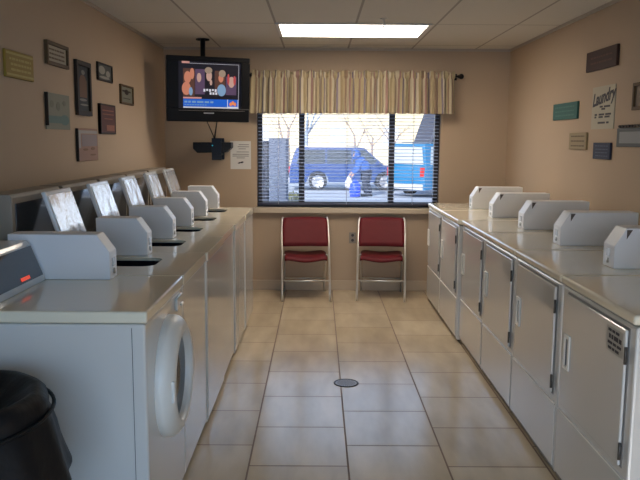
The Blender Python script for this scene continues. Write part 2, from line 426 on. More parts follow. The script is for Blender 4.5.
# console, sloped dark panel
cp = [(-1.10, .9155), (-1.104, .935), (-1.154, 1.062), (-1.166, 1.078), (-1.33, 1.075), (-1.33, .9155)]
b = new(); prism(b, cp, .0, W1-.115, 'y', .003); cs = obj('console', b, M['enamel2'], w1)
def on_slope(y0, y1, s0, s1, off, m, name, parent, th=.002):
    a = Vector((-1.104, 0, .935)); d_ = Vector((-.05, 0, .127)); nrm = Vector((.127, 0, .05)).normalized()
    b = new(); vs = []
    for o_ in (off, off+th):
        for (y, s) in ((y0, s0), (y1, s0), (y1, s1), (y0, s1)): 
            p = a + d_*s + nrm*o_; vs.append(b.verts.new((p.x, y, p.z)))
    for q in ((0, 1, 2, 3), (7, 6, 5, 4), (0, 4, 5, 1), (1, 5, 6, 2), (2, 6, 7, 3), (3, 7, 4, 0)): b.faces.new([vs[i] for i in q])
    bmesh.ops.recalc_face_normals(b, faces=b.faces)
    return obj(name, b, m, parent)
on_slope(.012, W1-.125, .04, .96, .0, M['panel'], 'control_panel', cs)
on_slope(W1-.33, W1-.25, .10, .2, .0022, M['red'], 'red_display', cs)
coin_box(w1, -.84, -1.25, W1-.105, .10, -1)

edges = [3.01, 3.635, 4.26, 4.88, 5.51, 6.16]
lab = ['white top-loading washer with open lid, directly behind the front-loading washer',
       'white top-loading washer with open lid, third machine along the left row',
       'white top-loading washer with open lid, middle one of the five top-loaders',
       'white top-loading washer with open lid, next to last in the left row',
       'white top-loading washer with open lid, last of the left row, closest to the window']
def top_loader(W, y, i):
    t = thing('top_loading_washer', lab[i], 'washing machine', (0, y, 0), group='white washing machines in the left row')
    xf = XF + (0, .008, .0, .01, .016)[i]
    cx, hx = (-1.08-.74)/2, (1.08-.74)/2
    ya, yb = .215, W-.16
    cabinet(t, W, xf, hole=(cx, (ya+yb)/2, hx, (yb-ya)/2)); feet(t, XB, xf, W)
    # open lid leaning back on the console
    b = new(); L_ = .345; a = math.radians(18)
    box(b, 0, .02, 0, yb-ya+.085, 0, L_, .006)
    mtx = Matrix.Translation((-1.118, ya-.02, .9175)) @ Matrix.Rotation(-a, 4, 'Y')
    bmesh.ops.transform(b, matrix=mtx, verts=b.verts); ld_ = obj('lid', b, M['enamel2'], t)
    b = new(); box(b, .0205, .024, .014, yb-ya+.073, .02, L_-.02, .0015)
    bmesh.ops.transform(b, matrix=mtx, verts=b.verts); obj('lid_liner', b, M['lidsteel'], ld_, label='shiny wrinkled inner face of the lid')
    # console
    b = new(); prism(b, [(-1.277, .9155), (-1.277, 1.235), (-1.287, 1.25), (-1.40, 1.25), (-1.40, .9155)], .012, W-.03, 'y', .004)
    cs = obj('console', b, M['consolegrey'], t)
    b = new(); box(b, -1.277, -1.274, .045, W-.06, .935, 1.21, .001); obj('control_panel', b, M['panel'], cs)
    coin_box(t, -.835, -1.085, W-.105, .10, -1)
    return t
M['consolegrey'] = mat('grey_console_shell', (.28, .24, .19), .5)
for i in range(5): top_loader(edges[i+1]-edges[i]-.003, edges[i], i)

# ------------------------------------------------------------ dryers (right row)
XD, XDB = 1.050, 1.80
dl = ['white dryer nearest in the right row, with a dark printed label on its door',
      'white dryer second from the near end of the right row',
      'white dryer third from the near end of the right row',
      'white dryer fourth from the near end, before the row steps forward',
      'white dryer next to last in the right row, first of the pair standing slightly forward',
      'white dryer last of the right row, closest to the window']
def make_dryer(W, label_on):
    t = thing('clothes_dryer', dl[0], 'dryer', group='white dryers in the right row')
    x = XD
    b = new(); prism(b, [(XDB, .014), (x+.014, .014), (x+.014, .03), (x+.008, .035), (x+.008, .874), (XDB, .874)], .001, W-.001, 'y', .009)
    obj('body', b, M['enamel'], t)
    b = new(); box(b, x-.004, XDB, .0005, W-.0005, .880, .915, .011, 4); obj('top', b, M['enamel_top_refl'], t)
    feet(t, x+.02, XDB, W)
    dz0, dz1_, y0, y1 = .368, .852, .055, W-.075
    # door frame groove
    b = new(); box(b, x+.0055, x+.0085, y0-.006, y1+.006, dz0-.006, dz1_+.006); obj('door_gap', b, M['gapgrey'], t)
    b = new(); box(b, x-.006, x+.0052, y0, y1, dz0, dz1_, .005, 3); dd = obj('door', b, M['enamel'], t)
    # cream handle with dark finger recess, far side of door
    b = new(); yc, zc = y1-.05, .612
    for a in ((yc-.034, yc-.016, zc-.075, zc+.075), (yc+.016, yc+.034, zc-.075, zc+.075), (yc-.016, yc+.016, zc-.075, zc-.058), (yc-.016, yc+.016, zc+.058, zc+.075)):
        box(b, x-.014, x-.0062, a[0], a[1], a[2], a[3], .003)
    hd = obj('handle', b, M['cream'], dd)
    b = new(); box(b, x-.0085, x-.0062, yc-.016, yc+.016, zc-.058, zc+.058); obj('finger_recess', b, M['finger'], hd)
    for zz in (.425, .765):
        b = new(); tube(b, [(x-.006, y0-.009, zz-.03), (x-.006, y0-.009, zz+.03)], .0055, 8)
        obj('hinge', b, M['hinge'], dd)
    b = new(); box(b, x+.002, x+.008, .02, W-.02, .328, .334); obj('lower_panel_seam', b, M['cream'], t)
    b = new(); box(b, x+.002, x+.008, .012, W-.012, .045, .3278, .003); obj('lower_panel', b, M['enamel'], t)
    if label_on:
        b = new(); box(b, x-.0072, x-.0062, y0+.012, y0+.155, .745, .835); lb = obj('door_label', b, M['labelgrey'], dd)
        b = new(); rnd = random.Random(3)
        for r_, (z0, h) in enumerate(((.817, .010), (.792, .016), (.772, .010), (.753, .010))):
            y = y0+.145-rnd.uniform(0, .02)
            while y > y0+.045:
                wd = rnd.uniform(.015, .04)
                box(b, x-.0078, x-.0073, y-wd, y, z0, z0+h); y -= wd + .006
        obj('label_print', b, M['ink'], lb)
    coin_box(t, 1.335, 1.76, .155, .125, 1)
    return t
M['gapgrey'] = mat('grey_gasket', (.22, .21, .2), .5)
M['hinge'] = mat('dark_hinge', (.06, .055, .05), .4)
M['finger'] = mat('grey_finger_recess', (.12, .13, .16), .4)
M['labelgrey'] = mat('label_paper', (.42, .4, .36), .6)
ye = [2.335, 3.075, 3.805, 4.533, 5.262, 5.991]
dA = make_dryer(.727, True); dB = make_dryer(.727, False)
for i, y in enumerate(ye):
    src = dA if i < 3 else dB
    o = src if i in (0, 3) else dup(src)
    o['label'] = dl[i]
    o.location = (-.026 if i > 3 else 0, y, 0)
    o['group'] = 'white dryers in the right row'

# ------------------------------------------------------------ chairs
def make_chair(label, loc, rz):
    t = thing('folding_chair', label, 'chair', loc, rz, group='red chairs under the window')
    hw = .222
    for s in (-1, 1):
        b = new(); tube(b, [(s*hw, -.235, .002), (s*hw, -.20, .10), (s*hw, -.065, .46), (s*hw, .03, .60), (s*(hw-.002), .10, .72), (s*(hw-.014), .115, .752)], .0105, 10)
        obj('leg', b, M['chrome'], t)
        b = new(); tube(b, [(s*(hw-.024), .24, .002), (s*(hw-.024), .20, .12), (s*(hw-.024), .0, .385), (s*(hw-.024), -.1, .42)], .0095, 10)
        obj('leg', b, M['chrome'], t)
    b = new(); tube(b, [(-hw, -.17, .185), (hw, -.17, .185)], .008, 8); obj('stretcher', b, M['chrome'], t)
    b = new(); tube(b, [(-hw+.024, .205, .14), (hw-.024, .205, .14)], .007, 8); obj('stretcher', b, M['chrome'], t)
    # seat: dished with rolled front edge
    b = new(); n = 14; g = []
    for k in range(2):
        L_ = []
        for j in range(9):
            v = j/8; row = []
            for i in range(n+1):
                u = i/n*2-1; x = u*(.198-.012*max(0, v-.8)*5)
                dish = .022*math.cos(u*PI*.5)**2*(1-.4*v)
                z = .425 - dish - (.022*(max(0, .25-v)/.25)**2) - (0 if k else .024) + (.0 if abs(u) < .95 else -.006)
                row.append(b.verts.new((x, -.175+v*.34, z)))
            L_.append(row)
        g.append(L_)
    def q(a, c, d_, e): b.faces.new((a, c, d_, e)).smooth = True
    for j in range(8):
        for i in range(n):
            q(g[1][j][i], g[1][j][i+1], g[1][j+1][i+1], g[1][j+1][i]); q(g[0][j][i+1], g[0][j][i], g[0][j+1][i], g[0][j+1][i+1])
    for i in range(n): q(g[0][0][i], g[0][0][i+1], g[1][0][i+1], g[1][0][i]); q(g[0][8][i+1], g[0][8][i], g[1][8][i], g[1][8][i+1])
    for j in range(8): q(g[0][j+1][0], g[0][j][0], g[1][j][0], g[1][j+1][0]); q(g[0][j][n], g[0][j+1][n], g[1][j+1][n], g[1][j][n])
    bmesh.ops.recalc_face_normals(b, faces=b.faces)
    obj('seat', b, M['vinyl'], t)
    # backrest: curved pad
    b = new(); G = []
    for k in range(2):
        L_ = []
        for j in range(7):
            v = j/6; row = []
            for i in range(n+1):
                u = i/n*2-1; x = u*(.216-.010*max(0, v-.75)*4)
                z = .492 + v*.262; yl = .015 + (z-.58)*.55
                row.append(b.verts.new((x, yl + .03*(1-u*u) - (0 if k else .024)*(1-.5*abs(u)**6) - .004, z - .008*abs(u)**6*(v > .9))))
            L_.append(row)
        G.append(L_)
    g = G
    for j in range(6):
        for i in range(n):
            q(g[0][j][i], g[0][j][i+1], g[0][j+1][i+1], g[0][j+1][i]); q(g[1][j][i+1], g[1][j][i], g[1][j+1][i], g[1][j+1][i+1])
    for i in range(n): q(g[0][0][i], g[0][0][i+1], g[1][0][i+1], g[1][0][i]); q(g[0][6][i+1], g[0][6][i], g[1][6][i], g[1][6][i+1])
    for j in range(6): q(g[0][j+1][0], g[0][j][0], g[1][j][0], g[1][j+1][0]); q(g[0][j][n], g[0][j+1][n], g[1][j+1][n], g[1][j][n])
    bmesh.ops.recalc_face_normals(b, faces=b.faces)
    obj('backrest', b, M['vinyl'], t)
    return t
make_chair('burgundy vinyl folding chair with chrome frame, left one under the window', (-.118, 6.83, 0), math.radians(3.5))
make_chair('burgundy vinyl folding chair with chrome frame, right one, turned slightly, under the window', (.608, 6.85, 0), math.radians(-5))

# ------------------------------------------------------------ floor drain
dn = thing('floor_drain', 'round perforated metal drain in the middle of the tiled floor', 'drain', (.18, 4.32, 0))
b = new(); lathe(b, [(.077, .0005), (.077, .003), (.068, .004), (.066, .002)], 40); obj('rim', b, M['rod'], dn)
b = new(); lathe(b, [(.066, .0022), (.0005, .0022)], 32); 
obj('grate', b, mat('drain_grate_metal', (.22, .23, .26), .45, metal=.6), dn)
b = new()
for i in range(-5, 6):
    for j in range(-5, 6):
        x, y = i*.012 + (j % 2)*.006, j*.0105
        if x*x+y*y < .058**2: lathe(b, [(.0035, .0028), (.0001, .0028)], 8, Matrix.Translation((x, y, 0)))
obj('hole', b, M['dark'], dn)['kind'] = 'stuff'

# ------------------------------------------------------------ trash can
tb = thing('trash_can', 'black trash can with a black bag folded over its rim, beside the nearest washer', 'trash can', (-1.02, 1.965, 0))
b = new(); lathe(b, [(.001, 0), (.20, 0), (.205, .01), (.238, .60), (.240, .72), (.225, .72), (.2, .06), (.001, .05)], 40); obj('can', b, M['blackp'], tb)
def wob(a, j, z):
    k = max(0, (.84-z)/.3)
    return (.006*math.sin(5*a+1.3*j*.2) + .007*math.sin(11*a+.8) + .010*noise.noise(Vector((math.cos(a)*3, math.sin(a)*3, z*5))))*min(1.4, k)
pf = [(.06, .66), (.13, .71), (.18, .745), (.20, .762), (.215, .768), (.232, .765), (.248, .748), (.255, .72), (.254, .70), (.264, .68), (.275, .64), (.283, .59), (.293, .545), (.305, .50), (.303, .49), (.268, .495), (.262, .46)]
b = new(); lathe(b, pf, 96, wob=wob); o = obj('liner_bag', b, M['bag'], tb, label='shiny black plastic bag')
b = new(); tube(b, [(.263*math.cos(a), .263*math.sin(a), .700+.02*math.sin(a*1+.6)) for a in [2*PI*k/64 for k in range(64)]], .006, 6, closed=True); obj('bag_tie', b, M['bag'], tb)

# ------------------------------------------------------------ text helper
def text_mesh(s, size, mtx, m, name, parent, depth=.0006, shear=0, sx=1):
    cu = bpy.data.curves.new('t', 'FONT'); cu.body = s; cu.size = size; cu.extrude = depth; cu.align_x = 'CENTER'; cu.align_y = 'CENTER'; cu.shear = shear; cu.offset = .0035
    to = bpy.data.objects.new('t', cu); COL.objects.link(to); bpy.context.view_layer.update()
    dg = bpy.context.evaluated_depsgraph_get(); me = bpy.data.meshes.new_from_object(to.evaluated_get(dg))
    bpy.data.objects.remove(to); bpy.data.curves.remove(cu)
    me.transform(Matrix.Diagonal((sx, 1, 1, 1))); me.transform(mtx); me.materials.clear(); me.materials.append(m); me.name = name
    o = bpy.data.objects.new(name, me); COL.objects.link(o); o.parent = parent; return o

# ------------------------------------------------------------ wall signs
# each sign is built in its own plane (u right, v up, w out of wall), then stood on a wall
def sign(name, label, cat, side, yc, zc, w, h, layers, tilt=0, group=None):
    if side == 'L': base = Matrix(((0, 0, 1, WL), (1, 0, 0, yc), (0, 1, 0, zc), (0, 0, 0, 1)))
    elif side == 'R': base = Matrix(((0, 0, -1, WR), (-1, 0, 0, yc), (0, 1, 0, zc), (0, 0, 0, 1)))
    else: base = Matrix(((1, 0, 0, yc), (0, 0, -1, WB), (0, 1, 0, zc), (0, 0, 0, 1)))
    base = base @ Matrix.Rotation(tilt, 4, 'Z') @ Matrix.Translation((0, 0, -.0008))
    t = thing(name, label, cat, group=group); t.matrix_world = base
    expl = []
    for (nm, m, shapes) in layers:
        if shapes and any(q_[0] == 'e' for q_ in shapes) and nm not in ('lettering', 'print', 'drawing', 'top_bead', 'socket'):
            expl += [(nm, m, [q_]) for q_ in shapes]
        else: expl.append((nm, m, shapes))
    for (nm, m, shapes) in expl:
        b = new()
        for s in shapes:
            if s[0] == 'b': box(b, *s[1:])
            elif s[0] == 'e':
                _, cx, cy, rx, ry_, z0, z1 = s
                prism(b, [(cx+rx*math.cos(2*PI*k/20), cy+ry_*math.sin(2*PI*k/20)) for k in range(20)], z0, z1, 'z')
        obj(nm, b, m, t)
    return t
def frame_shapes(w, h, f, d): return [('b', -w/2, w/2, -h/2, -h/2+f, 0, d, .002), ('b', -w/2, w/2, h/2-f, h/2, 0, d, .002), ('b', -w/2, -w/2+f, -h/2+f, h/2-f, 0, d, .002), ('b', w/2-f, w/2, -h/2+f, h/2-f, 0, d, .002)]
def lines(w, h, n, z, seed=1, lh=.28, gapx=.5):
    r = random.Random(seed); out = []; st = h/n
    for i in range(n):
        y = h/2 - st*(i+.5); x = -w/2 + r.uniform(0, .1)*w
        while x < w/2-.012:
            wd = min(r.uniform(.02, .06), w/2-x); out.append(('b', x, x+wd, y-st*lh/1, y+st*lh, z, z+.0008)); x += wd + .008
    return out
m_ = lambda n, c, r=.6: mat(n, tuple(v*.72 for v in c), max(r, .6), spec=.25)
gold = m_('gold_plaque', (.40, .27, .04), .45); gold2 = m_('gold_light', (.62, .5, .14), .45)
wood = m_('brown_frame_wood', (.14, .085, .035), .5); creamp = m_('cream_print', (.5, .44, .33)); darkw = m_('dark_frame_wood', (.035, .022, .012), .5)
sign('plaque', 'yellow-gold plaque with lettered rows, nearest on the left wall', 'wall sign', 'L', 3.68, 1.838, .34, .13,
     [('board', gold, [('b', -.17, .17, -.065, .065, 0, .014, .003)]), ('lettering', gold2, [('b', -.16, .16, .045, .055, .0142, .015), ('b', -.16, .16, -.055, -.045, .0142, .015)] + lines(.27, .075, 3, .0142, 4, .22)[:])])
sign('framed_print', 'brown-framed cream sign with text lines, high on the left wall by the gold plaque', 'picture', 'L', 4.215, 1.951, .345, .128,
     [('frame', wood, frame_shapes(.345, .128, .02, .02)), ('print', creamp, [('b', -.153, .153, -.044, .044, .001, .008)]), ('lettering', wood, lines(.25, .07, 3, .0082, 7, .2))])
sign('tall_framed_picture', 'tall narrow dark-framed picture with a brown figure, upper left wall', 'picture', 'L', 4.657, 1.796, .28, .335,
     [('frame', darkw, frame_shapes(.28, .335, .03, .022)), ('picture', m_('dark_picture', (.03, .035, .035)), [('b', -.11, .11, -.138, .138, .001, .008)]),
      ('figure', m_('brown_figure', (.20, .10, .045)), [('b', -.065, .075, -.055, .055, .0082, .009), ('e', .0, .055, .06, .03, .0082, .0092)]),
      ('highlight', m_('pale_mark', (.25, .24, .2)), [('e', .01, .10, .035, .015, .0082, .0092), ('e', 0, -.07, .07, .008, .0082, .009), ('e', .02, -.1, .08, .006, .0082, .009)])])
sign('landscape_picture', 'small dark-framed black and white photo, uppermost towards the television', 'picture', 'L', 5.148, 1.938, .345, .12,
     [('frame', darkw, frame_shapes(.345, .12, .01, .016)), ('picture', m_('grey_photo', (.10, .10, .09)), [('b', -.162, .162, -.05, .05, .001, .008)]),
      ('light_shapes', m_('photo_white', (.42, .4, .34)), [('e', -.07, .012, .075, .028, .0082, .009), ('e', .075, -.005, .05, .022, .0082, .009), ('e', -.01, -.035, .12, .009, .0082, .0092)])])
sign('small_framed_print', 'small square framed grey-green print nearest the television on the left wall', 'picture', 'L', 5.712, 1.821, .37, .145,
     [('frame', wood, frame_shapes(.37, .145, .014, .018)), ('print', m_('grey_green_print', (.24, .24, .18)), [('b', -.171, .171, -.058, .058, .001, .008)]),
      ('lettering', darkw, [('b', -.12, .12, .02, .032, .0082, .009), ('e', 0, .02, .06, .02, .0082, .009), ('b', -.1, .1, -.03, -.025, .0082, .009)])])
sign('paper_poster', 'pale green paper notice with a teal lower band on the left wall', 'poster', 'L', 4.21, 1.635, .38, .20,
     [('sheet', m_('pale_green_paper', (.30, .30, .22)), [('b', -.19, .19, -.10, .10, 0, .006)]), ('side_edge', darkw, [('b', -.194, -.19, -.08, .10, 0, .02)]),
      ('teal_band', m_('teal_ink', (.16, .25, .22)), [('b', -.17, .06, -.065, -.025, .0062, .007), ('e', .10, -.045, .07, .03, .0062, .0072)]),
      ('sketch', m_('faint_sketch', (.24, .23, .16)), [('e', -.1, .04, .03, .02, .0062, .007), ('e', .0, .03, .03, .025, .0062, .007), ('e', .1, .05, .025, .015, .0062, .007)])])
sign('red_brown_plaque', 'dark red-brown rectangular plaque with orange lower area on the left wall', 'wall sign', 'L', 5.157, 1.62, .36, .205,
     [('board', m_('red_brown', (.13, .045, .03)), [('b', -.18, .18, -.1025, .1025, 0, .02, .003)]), ('dark_edge', darkw, frame_shapes(.36, .205, .012, .022)),
      ('picture', m_('orange_mark', (.36, .13, .07)), [('b', -.05, .14, -.08, -.04, .0202, .021), ('b', -.14, .13, .03, .036, .0202, .021), ('b', -.14, .13, .055, .062, .0202, .021), ('b', -.1, .1, .0, .005, .0202, .021)])])
sign('pink_poster', 'pinkish poster with white band, lowest picture on the left wall', 'poster', 'L', 4.71, 1.446, .40, .205,
     [('sheet', m_('pink_sheet', (.42, .24, .17)), [('b', -.20, .20, -.1025, .1025, 0, .014, .002)]), ('side_edge', darkw, [('b', -.206, -.2, -.10, .10, 0, .018)]),
      ('white_band', m_('white_band', (.46, .42, .38)), [('b', -.19, .19, .07, .09, .0142, .015), ('b', -.19, -.15, -.02, .07, .0142, .015)]),
      ('lilac_block', m_('lilac_block', (.34, .27, .27)), [('b', -.13, .18, -.01, .065, .0142, .015)]),
      ('marks', m_('brown_marks', (.28, .15, .08)), [('e', -.06, -.03, .05, .008, .0142, .015), ('e', .09, -.025, .04, .01, .0142, .015), ('e', .09, -.065, .06, .006, .0142, .015)])])
# right wall
sign('brown_plaque', 'dark brown wooden plaque, highest sign on the right wall', 'wall sign', 'R', 4.805, 2.016, .51, .13,
     [('board', m_('dark_walnut', (.06, .022, .012)), [('b', -.255, .255, -.065, .065, 0, .02, .004)]), ('lettering', m_('walnut_letters', (.12, .05, .03)), lines(.38, .07, 2, .0202, 12, .16))])
pp = sign('parchment_notice', 'off-white parchment sign with handwritten black words on the right wall', 'poster', 'R', 4.757, 1.705, .375, .275,
     [('sheet', m_('parchment', (.62, .56, .42)), [('b', -.1875, .1875, -.1375, .1375, 0, .006)]),
      ('lettering', M['ink'], lines(.26, .05, 1, .0062, 21, .2)[:0] + [('b', a, a+c, z_, z_+.012, .0062, .007) for a, c, z_ in ((-.05, .05, 0), (.02, .1, 0), (-.02, .06, -.015), (-.13, .04, -.05), (-.06, .09, -.05), (.05, .09, -.05), (-.13, .03, -.066), (-.06, .07, -.066), (.04, .08, -.066), (-.07, .12, -.103), (.07, .04, -.103))])])
text_mesh('Laundry', .112, Matrix.Translation((0, .065, .0064)) @ Matrix.Rotation(.12, 4, 'Z'), M['ink'], 'heading', pp, shear=.35)
sign('teal_sign', 'teal green rectangular sign, farthest left on the right wall', 'wall sign', 'R', 5.466, 1.709, .53, .122,
     [('board', m_('teal_board', (.06, .17, .14)), [('b', -.265, .265, -.061, .061, 0, .016, .003)]), ('lettering', m_('teal_letters', (.11, .24, .2)), lines(.42, .09, 3, .0162, 31, .16))])
sign('tan_sign', 'small tan sign with dark text rows below the teal one', 'wall sign', 'R', 5.165, 1.49, .335, .117,
     [('board', m_('tan_board', (.42, .32, .17)), [('b', -.1675, .1675, -.0585, .0585, 0, .016, .003)]), ('lettering', m_('tan_letters', (.17, .12, .06)), lines(.27, .1, 3, .0162, 41, .13))])
sign('navy_sign', 'small navy blue sign with pale text rows, below the parchment', 'wall sign', 'R', 4.72, 1.427, .28, .106,
     [('board', m_('navy_board', (.03, .035, .07)), [('b', -.14, .14, -.053, .053, 0, .016, .003)]), ('lettering', m_('navy_letters', (.12, .13, .18)), lines(.22, .085, 4, .0162, 51, .13))])
sign('grey_sign', 'grey-framed white sign with a dotted top edge, near the right edge', 'wall sign', 'R', 4.29, 1.512, .39, .112,
     [('board', m_('grey_board', (.14, .14, .13)), [('b', -.195, .195, -.056, .056, 0, .016, .003)]), ('white_panel', m_('sign_white', (.38, .38, .36)), [('b', -.15, .15, -.035, .033, .0162, .018)]),
      ('top_bead', darkw, [('e', -.17+k*.042, .066, .015, .008, .001, .014) for k in range(9)])])
sign('tan_framed_picture', 'brown framed picture cut by the right edge, above the grey sign', 'picture', 'R', 4.14, 1.745, .30, .155,
     [('frame', wood, frame_shapes(.30, .155, .02, .02)), ('picture', m_('tan_picture', (.3, .22, .15)), [('b', -.13, .13, -.0575, .0575, .001, .008)])])
# paper notice on the back wall
sign('paper_notice', 'white paper notice with printed lines and a small black drawing on the back wall', 'poster', 'B', -.757, 1.337, .20, .272,
     [('sheet', M['paper'], [('b', -.10, .10, -.136, .136, 0, .002)]),
      ('print', m_('grey_print', (.25, .23, .22)), [('b', x0, x1, z_, z_+.006, .0022, .0026) for x0, x1, z_ in ((-.02, .08, .098), (-.03, .08, .078), (-.02, .05, .058), (-.04, .08, .028), (-.08, .08, .005), (-.08, .08, -.012), (-.04, .04, -.03))]),
      ('drawing', M['ink'], [('e', 0, -.073, .025, .006, .0022, .0028), ('e', .015, -.066, .014, .005, .0022, .0029), ('e', -.02, -.08, .012, .003, .0022, .0029)])])
# wall outlet behind the right chair
ot = sign('wall_outlet', 'small metal outlet plate on the back wall beside the right chair', 'outlet', 'B', .345, .53, .07, .11,
     [('plate', mat('outlet_metal', (.26, .22, .18), .5), [('b', -.035, .035, -.055, .055, 0, .006, .002)]), ('socket', M['ink'], [('e', 0, .025, .014, .014, .0062, .007), ('e', 0, -.025, .014, .014, .0062, .007)])])

# ------------------------------------------------------------ television
tv = thing('television', 'black flat television with a news picture, hung from the ceiling in the left corner', 'television')
yaw = math.radians(-20)   # turned toward the room centre
tvM = Matrix.Translation((-.962, 6.45, 1.918)) @ Matrix.Rotation(math.radians(20), 4, 'Z') @ Matrix.Rotation(math.radians(5), 4, 'X')
tv.matrix_world = tvM
TW, TH = .725, .555
b = new()
box(b, -TW/2, TW/2, -.03, .03, TH/2-.045, TH/2, .006); box(b, -TW/2, TW/2, -.03, .03, -TH/2, -TH/2+.115, .006)
box(b, -TW/2, -TW/2+.1, -.03, .03, -TH/2+.115, TH/2-.045); box(b, TW/2-.075, TW/2, -.03, .03, -TH/2+.115, TH/2-.045)
box(b, -TW/2+.1, TW/2-.075, .005, .03, -TH/2+.115, TH/2-.045); box(b, -.26, .26, .03, .09, -.2, .2, .02)
obj('housing', b, mat('tv_plastic', (.004, .004, .005), .35, spec=.2), tv)
def em(name, c, s=.65): return mat(name, tuple(x*.15 for x in c), .3, emit=c, es=s)
sc = {'bg': em('screen_dark', (.01, .008, .016)), 'blue': em('screen_blue', (.01, .14, .75)), 'cyan': em('screen_pale_blue', (.25, .42, .65)), 'white': em('screen_white', (.85, .85, .95)),
      'skin': em('screen_skin', (.7, .26, .16)), 'skin2': em('screen_skin_pale', (.65, .4, .33)), 'hair': em('screen_blonde', (.4, .3, .22)), 'orange': em('screen_orange', (1, .3, .1)),
      'red': em('screen_red', (.6, .08, .08)), 'pink': em('screen_pink', (.75, .35, .3)), 'violet': em('screen_violet', (.12, .07, .14)), 'brown': em('screen_brown', (.12, .05, .035))}
su0, su1, sv0, sv1 = -TW/2+.10, TW/2-.075, -TH/2+.115, TH/2-.045
b = new(); box(b, su0, su1, .0, .005, sv0, sv1); scr = obj('screen', b, sc['bg'], tv)
def sq(name, m, items, y=-.0008):
    if len(items) > 1 and name.split('_')[-1] in ('area', 'brown', 'violet'):
        for it in items: sq(name, m, [it], y)
        return
    b = new()
    for it in items:
        if it[0] == 'b':
            _, a, c, e, g_ = it; box(b, su0+(su1-su0)*a, su0+(su1-su0)*c, y, -.0002, sv0+(sv1-sv0)*e, sv0+(sv1-sv0)*g_)
        else:
            _, cx, cy, rx, ry_ = it; X0 = su0+(su1-su0)*cx; Z0 = sv0+(sv1-sv0)*cy
            prism(b, [(X0+rx*(su1-su0)*math.cos(2*PI*k/24), Z0+ry_*(sv1-sv0)*math.sin(2*PI*k/24)) for k in range(24)], y, -.0002, 'y')
    return obj(name, b, m, scr)
sq('picture_frame_line', sc['white'], [('b', .0, .005, .05, .97), ('b', .965, .97, .05, .95), ('b', .13, .97, .957, .963)], -.0006)
sq('picture_brown', sc['brown'], [('b', .08, .26, .26, .85), ('b', .58, .75, .3, .82)])
sq('picture_violet', sc['violet'], [('b', .27, .42, .3, .84), ('b', .76, .93, .3, .7)])
sq('skin_area', sc['skin'], [('e', .15, .66, .055, .13), ('e', .13, .42, .07, .14), ('e', .22, .74, .035, .12), ('e', .68, .66, .04, .09)], -.0012)
sq('pale_area', sc['skin2'], [('e', .49, .7, .045, .11), ('e', .52, .56, .02, .06), ('e', .33, .66, .035, .1), ('e', .85, .58, .05, .12)], -.0014)
sq('hair_area', sc['hair'], [('e', .48, .82, .06, .07), ('e', .70, .76, .055, .08)], -.0016)
sq('shirt_area', sc['cyan'], [('e', .69, .40, .07, .13), ('e', .20, .36, .03, .09)], -.0018)
sq('red_area', sc['red'], [('e', .8, .64, .018, .12), ('e', .9, .62, .02, .1)], -.002)
sq('orange_strip', sc['pink'], [('b', .08, .37, .205, .24), ('b', .06, .18, .955, 1.0)], -.0014)
sq('news_banner', sc['blue'], [('b', .08, .97, .035, .2)], -.0016)
sq('banner_edge', sc['white'], [('b', .08, .97, .005, .03), ('b', .79, .965, .03, .045), ('b', .785, .795, .03, .2), ('b', .955, .965, .03, .2)], -.0018)
sq('banner_print', sc['cyan'], [('b', a, a+w_, .115, .155) for a, w_ in ((.10, .045), (.16, .04), (.22, .06), (.30, .10), (.42, .07), (.51, .05))] + [('b', .1+k*.04, .13+k*.04, .065, .08) for k in range(9)], -.002)
sq('channel_emblem', sc['orange'], [('e', .84, .1, .022, .04), ('e', .875, .125, .022, .045), ('e', .91, .1, .022, .04)], -.0022)
sq('caption_print', sc['white'], [('b', .4+k*.045, .43+k*.045, .36+.02*(k % 2), .42) for k in range(5)] + [('b', .5+k*.045, .53+k*.045, .3, .35) for k in range(3)], -.0022)
b = new(); box(b, -.045, .045, -.032, -.0302, -TH/2+.07, -TH/2+.08); obj('badge', b, M['steel'], tv)
b = new(); box(b, -TW/2+.10, TW/2-.04, -.0315, -.0302, -TH/2+.094, -TH/2+.098); obj('bezel_line', b, mat('bezel_highlight', (.15, .13, .12), .3), tv)
b = new(); inv = tvM.inverted()
tube(b, [inv @ Vector((-1.02, 6.55, 2.0)), inv @ Vector((-1.02, 6.55, ZC-.003))], .022, 12)
b2 = new(); lathe(b, [(.06, 0), (.06, .01), (.0005, .01)], 20, inv @ Matrix.Translation((-1.02, 6.55, ZC-.0115))); b2.free()
obj('ceiling_mount', b, M['blackp'], tv)

# cable box shelf on the wall below
CBO = .03
cbx = thing('cable_box', 'black cable box with blue light on a small wall bracket under the television', 'cable box', (-1.005, WB, 1.41))
b = new(); prism(b, [(-.18, .05), (.18, .05), (.18, .0), (.13, -.045), (-.14, -.05), (-.18, -.01)], -.22, -.04, 'y', .004); obj('receiver', b, M['blackp'], cbx)
b = new(); box(b, .0, .09, -.24, -.222, -.115, .09, .004); box(b, .0, .09, -.03, -.001, -.115, .09, .004); box(b, .005, .085, -.222, -.03, -.07, -.053); obj('bracket', b, mat('dark_blue_bracket', (.008, .012, .022), .4, spec=.25), cbx)
b = new(); lathe(b, [(.006, 0), (.0005, .001)], 12, Matrix.Translation((.008, -.2415, .02)) @ Matrix.Rotation(PI/2, 4, 'X')); obj('indicator_light', b, em('blue_led', (.05, .5, .7), 1.0), cbx)
b = new(); tube(b, [(-.99, WB-.14, 1.503), (-.97, 6.95, 1.58), (-.93, 6.75, 1.66), (-.92, 6.62, 1.74)], .006, 8); tube(b, [(-.995, WB-.14, 1.503), (-1.02, 6.95, 1.58), (-1.03, 6.8, 1.65), (-1.0, 6.62, 1.74)], .004, 8)
o = obj('power_cable', b, M['blackp']); tag(o, 'black cables hanging from the television down to the cable box', 'cable')
b = new(); tube(b, [(-.64, WB-.03, 1.99), (-.665, WB-.03, 1.9), (-.655, WB-.03, 1.78), (-.63, WB-.03, 1.72)], .005, 8)
